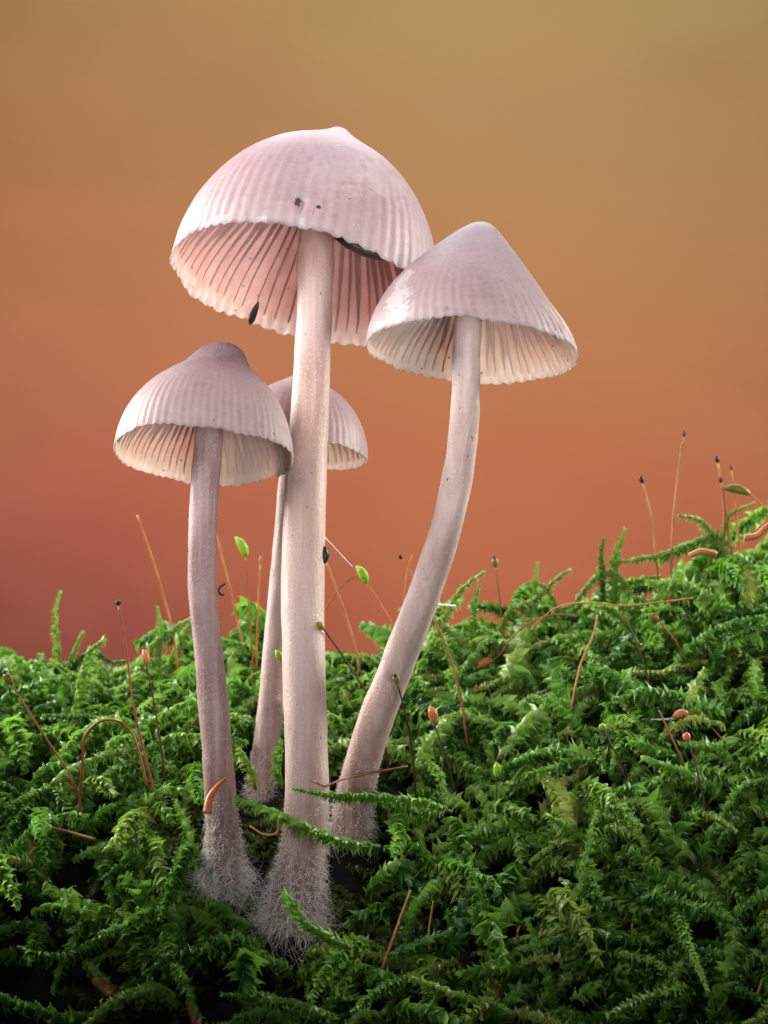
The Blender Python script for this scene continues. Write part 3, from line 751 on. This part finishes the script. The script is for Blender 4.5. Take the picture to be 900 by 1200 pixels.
moss_shoot('small dark sideways moss tip beside the black-tipped stalk', [(112, 765), (130, 776), (150, 774)], 18, 1.2, hue=0.2, group=SK)
moss_shoot('tiny tufted moss tip rising beside the brown-stemmed mushroom', [(187, 742), (187, 726), (185, 712)], 16, 1.4, hue=0.75, flat=0, group=SK)
moss_shoot('arching moss shoot running up behind the brown-stemmed mushroom', [(165, 785), (180, 756), (202, 738), (228, 722)], 26, 1.2, hue=0.75, group=SK)
moss_shoot('broad pale moss shoot climbing just behind the brown stem', [(196, 800), (205, 765), (218, 740), (230, 718)], 32, 0.9, hue=0.8, group=SK)
moss_shoot('moss shoot with curled tip leaning away from the curved stem', [(508, 752), (522, 722), (540, 692), (566, 671)], 22, 1.6, hue=0.85, flat=0.8, group=SK)
moss_shoot('short forked upright moss shoot between curved stem and knobbed stalk', [(556, 745), (556, 718), (561, 688)], 20, 1.8, hue=0.6, group=SK)
moss_shoot('small upright beaded moss tip beyond the knobbed stalk', [(622, 725), (627, 692), (630, 660)], 14, 1.8, hue=0.7, flat=0, group=SK)
moss_shoot('tiny moss side shoot curling from the beaded moss tip', [(640, 690), (626, 682), (613, 686)], 12, 1.8, hue=0.85, group=SK)
moss_shoot('pale yellowish moss shoot under the beaded moss tip', [(600, 715), (630, 700), (655, 676), (668, 668)], 22, 1.7, hue=0.85, group=SK)
moss_shoot('long moss shoot lying along the skyline beneath the black-tipped stalks', [(852, 655), (832, 632), (812, 637), (780, 649), (745, 656), (714, 659)], 24, 1.6, hue=0.75, flat=0.7, group=SK)
moss_shoot('upright moss tuft at the end of the long lying shoot', [(722, 662), (725, 642), (733, 621)], 20, 1.65, hue=0.6, flat=0, group=SK)
moss_shoot('dark stubby moss tuft beside the upright tuft', [(706, 665), (705, 648), (708, 632)], 17, 1.7, hue=0.15, flat=0, group=SK)
moss_shoot('thick curved moss shoot ending in a hooked tip among the black-tipped stalks', [(852, 652), (838, 630), (820, 610), (797, 604)], 26, 1.5, hue=0.85, flat=0.7, group=SK)
moss_shoot('slender bent moss shoot pointing at the curved green capsule', [(838, 640), (850, 622), (856, 603), (885, 590)], 12, 1.55, hue=0.9, flat=0, group=SK)
moss_shoot('loose moss sprig dangling below the end of the long lying shoot', [(705, 672), (686, 690), (672, 708), (650, 716)], 20, 1.7, hue=0.8, group=SK)
CR = 'moss shoots lying across the feet of the mushrooms'
moss_shoot('moss shoot with feathery tip crossing in front of the thickest stem\'s foot', [(445, 992, -0.95), (405, 988, -1.05), (372, 976, -1.08), (338, 960, -0.95), (305, 946, -0.75), (282, 938, -0.6)], 27, None, hue=0.6, flat=0.4, taper=0.2, group=CR)
moss_shoot('plaited moss shoot crossing above, from thickest stem to the curved stem', [(530, 952, -0.55), (490, 940, -0.6), (430, 934, -0.65), (385, 932, -0.8), (344, 924, -0.9)], 24, None, hue=0.55, flat=0.4, taper=0.6, group=CR)
moss_shoot('blunt moss tip poking up against the hairy foot of the thickest stem', [(412, 1112, -1.3), (385, 1098, -1.32), (360, 1082, -1.3), (338, 1054, -1.2)], 30, None, hue=0.6, flat=0, curl=0, hook=0.2, taper=0.1, group=CR)
moss_shoot('little bright moss rosette between the brown stem and the shadowed stem', [(300, 925, 0.4), (292, 900, 0.35), (281, 878, 0.3)], 24, None, hue=0.85, group=CR)
moss_shoot('upright moss tip beside the thickest stem in front of the curved stem', [(330, 925, 0.1), (326, 900, 0.1), (330, 868, 0.1)], 20, None, hue=0.5, group=CR)
BG = 'large moss shoots on the face of the log'
moss_shoot('plump plaited moss shoot above the bright yellow-green capsule', [(585, 890), (605, 862), (628, 838), (652, 822)], 46, None, 0.77, hue=0.65, flat=0.7, group=BG)
moss_shoot('large pale upright moss shoot under the knobbed stalk', [(592, 800), (604, 770), (611, 742), (616, 716)], 44, None, 0.77, hue=0.8, flat=0.7, group=BG)
moss_shoot('moss shoot rising toward the curved stem beside the olive capsule', [(484, 905), (505, 868), (530, 842), (556, 830)], 34, None, 0.72, hue=0.65, group=BG)
moss_shoot('long thin pale moss runner stretched over the high shoulder of the log', [(690, 810), (735, 790), (775, 788), (815, 776), (855, 778), (900, 768)], 19, None, 0.55, hue=0.95, flat=0, group=BG)
moss_shoot('thick moss shoot drooping below the plaited crossing shoot', [(520, 955), (490, 950), (455, 938), (440, 930)], 32, None, 0.82, hue=0.45, group=BG)
moss_shoot('leaning leafy moss shoot below the white-tailed capsule', [(745, 885), (752, 862), (742, 838)], 36, None, 0.72, hue=0.5, group=BG)
moss_shoot('curled moss fan on the high shoulder beneath the runner', [(806, 840), (812, 812), (825, 785)], 30, None, 0.77, hue=0.8, group=BG)
moss_shoot('fat beaded moss shoot low on the high shoulder side', [(895, 960), (880, 935), (862, 915)], 42, None, 0.77, hue=0.7, group=BG)
moss_shoot('stretched moss shoot with spiky tip over a black hollow', [(655, 1030), (690, 1050), (735, 1064), (786, 1070)], 34, None, 0.77, hue=0.6, flat=0.8, group=BG)
moss_shoot('moss shoot climbing out of the dark at the log\'s foot', [(668, 1172), (695, 1156), (720, 1140), (745, 1122)], 34, None, 0.72, hue=0.6, group=BG)
moss_shoot('rounded moss bud shoot below the spiky tip', [(775, 1162), (788, 1145), (804, 1124)], 38, None, 0.72, hue=0.6, flat=0, group=BG)
moss_shoot('broad moss fan in the shade beyond the spiky tip', [(815, 1010), (790, 980), (775, 950)], 40, None, 0.77, hue=0.65, group=BG)
moss_shoot('trailing moss shoot beside the bent brown needle', [(545, 1150), (580, 1128), (630, 1105), (690, 1096)], 30, None, 0.72, hue=0.5, group=BG)
moss_shoot('moss shoot hanging under the thickest stem\'s foot', [(455, 1120), (480, 1110), (530, 1090)], 28, None, 0.72, hue=0.35, group=BG)
moss_shoot('curled glossy moss shoot near the brown chip', [(160, 1120), (190, 1112), (208, 1096), (212, 1080)], 30, None, 0.72, hue=0.5, group=BG)
moss_shoot('feathery moss tip above the dark hollow near the tawny sliver', [(120, 1000), (140, 985), (160, 990)], 32, None, 0.77, hue=0.65, group=BG)
moss_shoot('moss shoot along the shaded edge over the brown chip', [(20, 1110), (70, 1120), (120, 1100), (150, 1090)], 30, None, 0.72, hue=0.4, group=BG)
moss_shoot('shiny moss shoot trailing from the foot of the brown stem', [(300, 1090), (275, 1075), (250, 1060), (222, 1056)], 28, None, 0.77, hue=0.5, group=BG)
moss_shoot('bright moss shoot under the arched brown stalk', [(60, 920), (80, 905), (108, 892)], 36, None, 0.72, hue=0.7, group=BG)

# ------------------------------------------------------------------ moss stalks with capsules
def stalk(label, px, wpx=2.4, depth=None, mat='seta_orange', tip=None, group='moss stalks', name='moss_stalk', lift=0.3):
    """px: path from foot to tip. tip: (kind, material, length px, width px, optional direction px)"""
    d = depth if depth is not None and depth < 1.2 else hit(px[0][0], px[0][1], 0.35 if depth is not None else lift)
    pts = np.array([P(q[0], q[1], q[2] if len(q) > 2 else d) for q in px])
    for _ in range(5):                      # carry the foot down into the moss
        if pts[0][2] < float(ground(pts[0][0], pts[0][1])) + 0.30: break
        dv = unit(unit(pts[0] - pts[1]) + np.array([0, 0, -0.25])); pts = np.vstack([pts[0] + dv * 0.16, pts])
    path = catmull(pts, 26)
    s = (CAM_D + d) / CAM_D / PXCM
    root = thing(name, label, 'moss stalk', pts[0], group)
    T = unit(path[-1] - path[-3])
    rad = np.linspace(1.0, 0.72, 26) * wpx * s / 2
    V, F, t = tube(path, rad, 8); mesh('seta', V, F, M[mat], root, pts[0])
    if tip:
        kind, cm, ln, wd = tip[:4]
        dr = T
        if len(tip) > 4: dr = unit(np.array([tip[4][0], 0.0, -tip[4][1]]))
        ln *= s; wd *= s
        n = 16; q = np.linspace(0, 1, n)
        if kind == 'urn': prof = np.interp(q, [0, 0.15, 0.5, 0.8, 0.9, 1.0], [0.2, 0.6, 1.0, 0.85, 0.6, 0.25])
        elif kind == 'egg': prof = np.interp(q, [0, 0.12, 0.4, 0.7, 0.9, 1.0], [0.25, 0.7, 1.0, 0.9, 0.4, 0.1])
        else: prof = np.interp(q, [0, 0.2, 0.5, 0.8, 1.0], [0.4, 0.8, 1.0, 0.9, 0.5])
        side = unit(np.cross(dr, [0, 1.0, 0]))
        bend = -0.09 if kind == 'egg' else 0.0
        cp = path[-1] + dr * (q[:, None] * ln - ln * 0.04) + side * (np.sin(q * np.pi) * ln * bend)[:, None]
        V, F, t = tube(cp, prof * wd / 2, 12)
        c = mesh('capsule', V, F, M[cm], root, pts[0])
        if kind == 'urn':
            cp2 = cp[-1] + dr * np.linspace(-0.1, 0.22, 8)[:, None] * ln
            V, F, t = tube(cp2, np.interp(np.linspace(0, 1, 8), [0, 0.5, 1], [0.55, 0.5, 0.1]) * wd / 2, 10)
            mesh('lid', V, F, M['capsule_black'], c, pts[0])
    return root
stalk('orange stalk with black tip standing over the long lying moss shoot', [(770, 668), (764, 610), (753, 566)], 3.2, 1.5, 'seta_orange', ('bud', 'capsule_black', 9, 6))
stalk('tallest orange stalk with a dark tip above the high shoulder', [(786, 678), (789, 610), (795, 555), (801, 512)], 3.2, 1.8, 'seta_orange', ('bud', 'capsule_black', 8, 4))
stalk('pale orange stalk with black tip behind the curved green capsule', [(858, 655), (851, 600), (841, 542)], 3.8, 1.9, 'seta_orange', ('bud', 'capsule_black', 8, 6))
stalk('short orange stalk with black tip beside the pale orange stalk', [(849, 628), (848, 595), (845, 566)], 3.0, 2.1, 'seta_orange', ('bud', 'capsule_black', 7, 5))
stalk('thin reddish stalk crossing the curved green capsule', [(869, 662), (863, 605), (857, 551)], 2.6, 1.3, 'seta_orange', ('bud', 'capsule_black', 6, 3))
stalk('stalk with long curved green capsule held level near the skyline', [(925, 625), (903, 600), (878, 579)], 3.0, 1.45, 'seta_orange', ('egg', 'capsule_olive', 34, 11, (-34, -7)))
stalk('brown stalk with round knobbed capsule standing alone in the skyline gap', [(588, 728), (585, 695), (581, 665)], 2.8, 1.7, 'seta_brown', ('urn', 'capsule_olive', 12, 8.5))
stalk('blurred bare orange stalk leaning near the brown stem', [(198, 722), (184, 672), (161, 603)], 3.0, 2.8, 'seta_orange')
stalk('tall brown stalk with black tip by the thin wavy upright shoot', [(180, 925), (158, 835), (148, 762), (139, 709)], 3.2, 0.2, 'seta_brown', ('bud', 'capsule_black', 6, 7))
stalk('leaning brown stalk with plump amber capsule on the low side', [(76, 898), (44, 850), (14, 802)], 2.8, 0.3, 'seta_brown', ('urn', 'capsule_olive', 17, 11))
stalk('dark stalk with hidden brown capsule beneath the arching moss shoot', [(190, 885), (180, 820), (171, 778)], 2.6, 0.5, 'seta_dark', ('egg', 'capsule_brown', 18, 10))
stalk('brown stalk arched over into a hoop', [(97, 890, 0.1), (100, 862, 0.05), (118, 845, 0.0), (140, 846, 0.0), (158, 866, 0.0), (173, 922, 0.0)], 3.6, 0.0, 'seta_brown')
stalk('bare orange stalk touching the brown stem', [(291, 785), (272, 700), (254, 628)], 2.8, 1.6, 'seta_orange')
stalk('reddish stalk with bright green capsule between the brown and shadowed stems', [(294, 738), (290, 690), (288, 652)], 2.4, 1.6, 'seta_brown', ('egg', 'capsule_green', 27, 11, (-13, -24)))
stalk('orange stalk with brown tip between the brown and shadowed stems', [(300, 792), (302, 720), (305, 662)], 2.6, 1.6, 'seta_orange', ('bud', 'capsule_brown', 11, 3.4))
stalk('leaning stalk with bright green capsule near the thickest stem', [(463, 737), (446, 708), (429, 683)], 2.6, 1.4, 'seta_orange', ('egg', 'capsule_green', 24, 11, (-12, -20)))
stalk('dark leaning stalk with round green capsule touching the thickest stem', [(432, 816, 0.35), (404, 772, 0.0), (379, 737, -0.36)], 2.8, 0.35, 'seta_dark', ('urn', 'capsule_olive', 11, 10, (-6, -5)))
stalk('thin bent brown stalk above the round green capsule', [(376, 724), (388, 703), (403, 684), (420, 674)], 2.2, 0.6, 'seta_brown')
stalk('blurred straight orange stalk behind the thickest stem', [(412, 742), (398, 700), (383, 660)], 3.0, 2.6, 'seta_orange')
stalk('hidden stalk with small yellow-green capsule on the shadowed stem', [(334, 800, 0.7), (331, 785, 0.62), (329, 774, 0.6)], 2.2, 0.6, 'seta_brown', ('egg', 'capsule_green', 14, 9, (-6, -11)))
stalk('dark stalk with olive capsule in front of the curved stem', [(481, 868, 0.15), (474, 832, -0.2), (466, 802, -0.38)], 2.8, -0.2, 'seta_dark', ('urn', 'capsule_olive', 13, 9))
stalk('thin orange stalk with dark tip leaning on the curved stem', [(496, 700), (482, 672), (471, 655)], 2.2, 1.5, 'seta_orange', ('bud', 'capsule_black', 6, 5))
stalk('thin orange stalk crossing the dark-tipped one by the curved stem', [(474, 702), (477, 672), (483, 650)], 2.2, 1.6, 'seta_orange')
stalk('bare rusty stalk leaning in the moss behind the curved stem', [(532, 786), (520, 750), (508, 725)], 3.0, 1.0, 'seta_brown')
stalk('stalk with amber capsule half sunk in moss beside the curved stem', [(522, 885), (514, 862), (508, 846)], 2.6, None, 'seta_dark', ('egg', 'capsule_brown', 20, 12, (-5, -18)), lift=0.85)
stalk('bright yellow-green capsule standing below the plump plaited shoot', [(582, 925), (582, 918), (581, 910)], 2.2, None, 'seta_dark', ('egg', 'capsule_green', 18, 10, (0, -1)), lift=0.85)
stalk('tan beaked capsule lying beside the large pale upright shoot', [(596, 752), (588, 764), (578, 774)], 2.4, None, 'seta_brown', ('egg', 'capsule_brown', 22, 10, (-20, 9)), lift=0.85)
stalk('pale brown twisted stalk rising under the long rusty thread', [(670, 828), (680, 780), (695, 745), (700, 720)], 3.0, None, 'straw', lift=0.85)
stalk('dark stalk with shiny round green head by the leaning leafy shoot', [(724, 888), (714, 868), (708, 856)], 2.6, None, 'seta_dark', ('bud', 'capsule_green', 9, 9), lift=0.85)
stalk('brown stalk with round brown head below the white-tailed capsule', [(828, 952), (816, 900), (806, 868)], 2.8, None, 'seta_dark', ('bud', 'capsule_brown', 10, 10), lift=0.85)
stalk('rusty stalk leaning against the brown-headed stalk', [(800, 892), (786, 862), (772, 832)], 2.6, None, 'seta_brown', lift=0.85)
stalk('stalk with tan capsule and thin white tail on the high shoulder', [(832, 850), (818, 838), (806, 836)], 2.4, None, 'seta_brown', ('egg', 'capsule_brown', 20, 11, (-18, 5)), lift=0.85)
stalk('dark upright stalk sunk in moss beneath the runner', [(752, 770), (741, 742), (728, 715)], 2.6, None, 'seta_dark', lift=0.85)
stalk('orange stalk with small tan capsule leaning under the high skyline', [(795, 756), (782, 738), (772, 728)], 2.6, None, 'seta_orange', ('egg', 'capsule_olive', 16, 8, (-14, -8)), lift=0.6)

# ------------------------------------------------------------------ litter and small finds
def strand(name, label, cat, px, wpx, mat, depth=None, lift=0.55, squash=None, taper=(1, 1), group=None):
    d0 = [q[2] if len(q) > 2 else (depth if depth is not None else hit(q[0], q[1], lift)) for q in px]
    pts = np.array([P(q[0], q[1], y) for q, y in zip(px, d0)])
    path = catmull(pts, 22)
    s = (CAM_D + d0[0]) / CAM_D / PXCM
    V, F, t = tube(path, np.interp(np.linspace(0, 1, 22), np.linspace(0, 1, len(taper)), taper) * wpx * s / 2, 8, squash=squash)
    o = mesh(name, V, F, M[mat], None, pts[0])
    return tag(o, label, cat, group)
strand('rusty_thread', 'long rusty thread draped along the skyline moss', 'plant fibre', [(622, 738, 1.3), (652, 712, 1.4), (690, 706, 1.4), (730, 710, 1.4), (770, 706, 1.4), (812, 701, 1.4)], 2.0, 'seta_orange')
strand('bud_scale_tube', 'orange papery tube clinging to the brown stem', 'bud sheath', [(243, 953, -0.82), (246, 935, -0.78), (256, 920, -0.72), (267, 909, -0.62)], 12, 'capsule_brown', taper=(1.0, 0.15))
strand('bark_sliver', 'tawny sliver lying on moss below the brown stem\'s side', 'wood sliver', [(50, 968), (80, 975), (112, 984)], 8, 'bark_brown', squash=0.5, lift=0.6)
strand('wood_chip', 'honey-brown broken chip low in the shaded moss', 'wood chip', [(112, 1148), (124, 1158), (138, 1170)], 22, 'bark_brown', squash=0.6, lift=0.55, taper=(0.8, 1.0, 0.95, 1.05, 0.7))
strand('twig_stub', 'pale brown twig stub sunk under the log\'s moss near the chip', 'twig', [(222, 1172), (228, 1190), (232, 1210)], 13, 'bark_brown', lift=0.4)
strand('pine_needle', 'straight orange-brown needle leaning below the curved stem\'s foot', 'needle', [(446, 1140), (462, 1095), (481, 1044)], 3.2, 'straw', lift=0.55)
strand('pine_needle', 'short thin brown needle beside the straight leaning needle', 'needle', [(503, 1113), (503, 1088), (508, 1056)], 2.6, 'straw', lift=0.5)
strand('pine_needle', 'bent orange needle lying low on the log', 'needle', [(597, 1162), (618, 1138), (645, 1122), (672, 1112)], 3.6, 'straw', lift=0.55)
strand('pine_needle', 'pale needle tip at the dark lower end of the high side', 'needle', [(886, 1172), (893, 1150), (903, 1122)], 4.5, 'straw', lift=0.55)
strand('pine_needle', 'tiny orange needle piece under the trailing moss shoot', 'needle', [(607, 1110), (606, 1095), (609, 1085)], 2.8, 'straw', lift=0.6)
strand('pine_needle', 'upright pale needle beneath the spiky moss tip', 'needle', [(743, 1118), (741, 1090), (741, 1060)], 2.8, 'straw', lift=0.6)
strand('bent_fibre', 'yellow bent fibre hooked between two stem feet', 'plant fibre', [(293, 968, -0.45), (310, 978, -0.55), (325, 975, -0.55), (326, 958, -0.5), (321, 948, -0.45)], 2.6, 'straw')
strand('dark_fibre', 'dark brown fibre lying across the curved stem above its foot', 'plant fibre', [(368, 915, -0.78), (380, 921, -0.78), (400, 914, -0.2), (440, 905, 0.05), (478, 898, 0.1)], 2.4, 'seta_brown')
strand('leaf_scrap', 'curled brown scrap lying in the high skyline moss', 'leaf scrap', [(808, 651, 1.35), (822, 646, 1.35), (838, 649, 1.4)], 11, 'capsule_brown', squash=0.7, taper=(0.9, 1.0))
strand('leaf_scrap', 'brown curved scrap beyond the hooked moss shoot on the skyline', 'leaf scrap', [(872, 630, 1.3), (886, 628, 1.3), (898, 618, 1.3), (912, 608, 1.3)], 11, 'capsule_brown', squash=0.7)
strand('leaf_scrap', 'pale withered scrap in the dark low hollow of the log', 'leaf scrap', [(640, 1175), (652, 1155), (660, 1130)], 20, 'pale_litter', squash=0.4, lift=0.3)
strand('leaf_scrap', 'dull brown scrap below the leaning needle', 'leaf scrap', [(460, 1160), (475, 1155), (492, 1150)], 10, 'bark_brown', squash=0.5, lift=0.45)
strand('white_tail', 'thin whitish point sticking out of the tan capsule', 'plant fibre', [(763, 843), (778, 843), (796, 841)], 3.4, 'white_fibre', lift=0.75, taper=(0.3, 1.0))
strand('white_splinter', 'tiny white splinter beside the curved stem', 'plant fibre', [(507, 708, 0.75), (520, 709, 0.75), (534, 710, 0.75)], 2.6, 'white_fibre')
strand('silk_thread', 'fine white silk thread from thickest stem to leaning green capsule', 'silk thread', [(374, 622, -0.05), (384, 633, 0.3), (396, 646, 0.8), (413, 664, 1.3)], 1.6, 'white_fibre', taper=(1.0, 0.6))
strand('gill_grub', 'small dark grey grub hanging on the gills of the tallest cap', 'insect', [(293, 380, 0.96), (297, 368, 0.90), (303, 354, 0.84)], 9, 'black_bit', taper=(0.3, 0.85, 1.0, 0.95, 0.8, 0.6, 0.2))
strand('rim_gap_shade', 'dark brown strip tucked under the tallest cap\'s rim', 'leaf scrap', [(392, 277, -0.93), (415, 288, -0.93), (436, 297, -0.90), (456, 304, -0.84)], 25, 'rim_gap_shade', squash=0.6, taper=(0.3, 0.9, 1.0, 0.8, 0.3))  # added strip: the gap's shade under the rim, built as a dark shape
def wire(label, loops, wpx, depth):
    root = thing('black_hook', label, 'plant bit', P(*loops[0][0], depth))
    for lp in loops:
        pts = np.array([P(a, b, depth) for a, b in lp]); pth = catmull(pts, 14)
        V, F, t = tube(pth, wpx / PXCM / 2, 6, up=(0, 1, 0)); mesh('barb', V, F, M['black_bit'], root, P(*loops[0][0], depth))
strand('black_fleck', 'small black fleck stuck on the side of the thickest stem', 'plant bit', [(377, 639, -0.2), (381, 650, -0.2), (377, 663, -0.2)], 10, 'black_bit', taper=(0.35, 0.9, 1.0, 0.8, 0.3))
wire('tiny black hook stuck on the side of the brown stem', [[(264, 684), (258, 688), (256, 693)], [(256, 693), (259, 697), (263, 697)]], 2.6, -0.45)
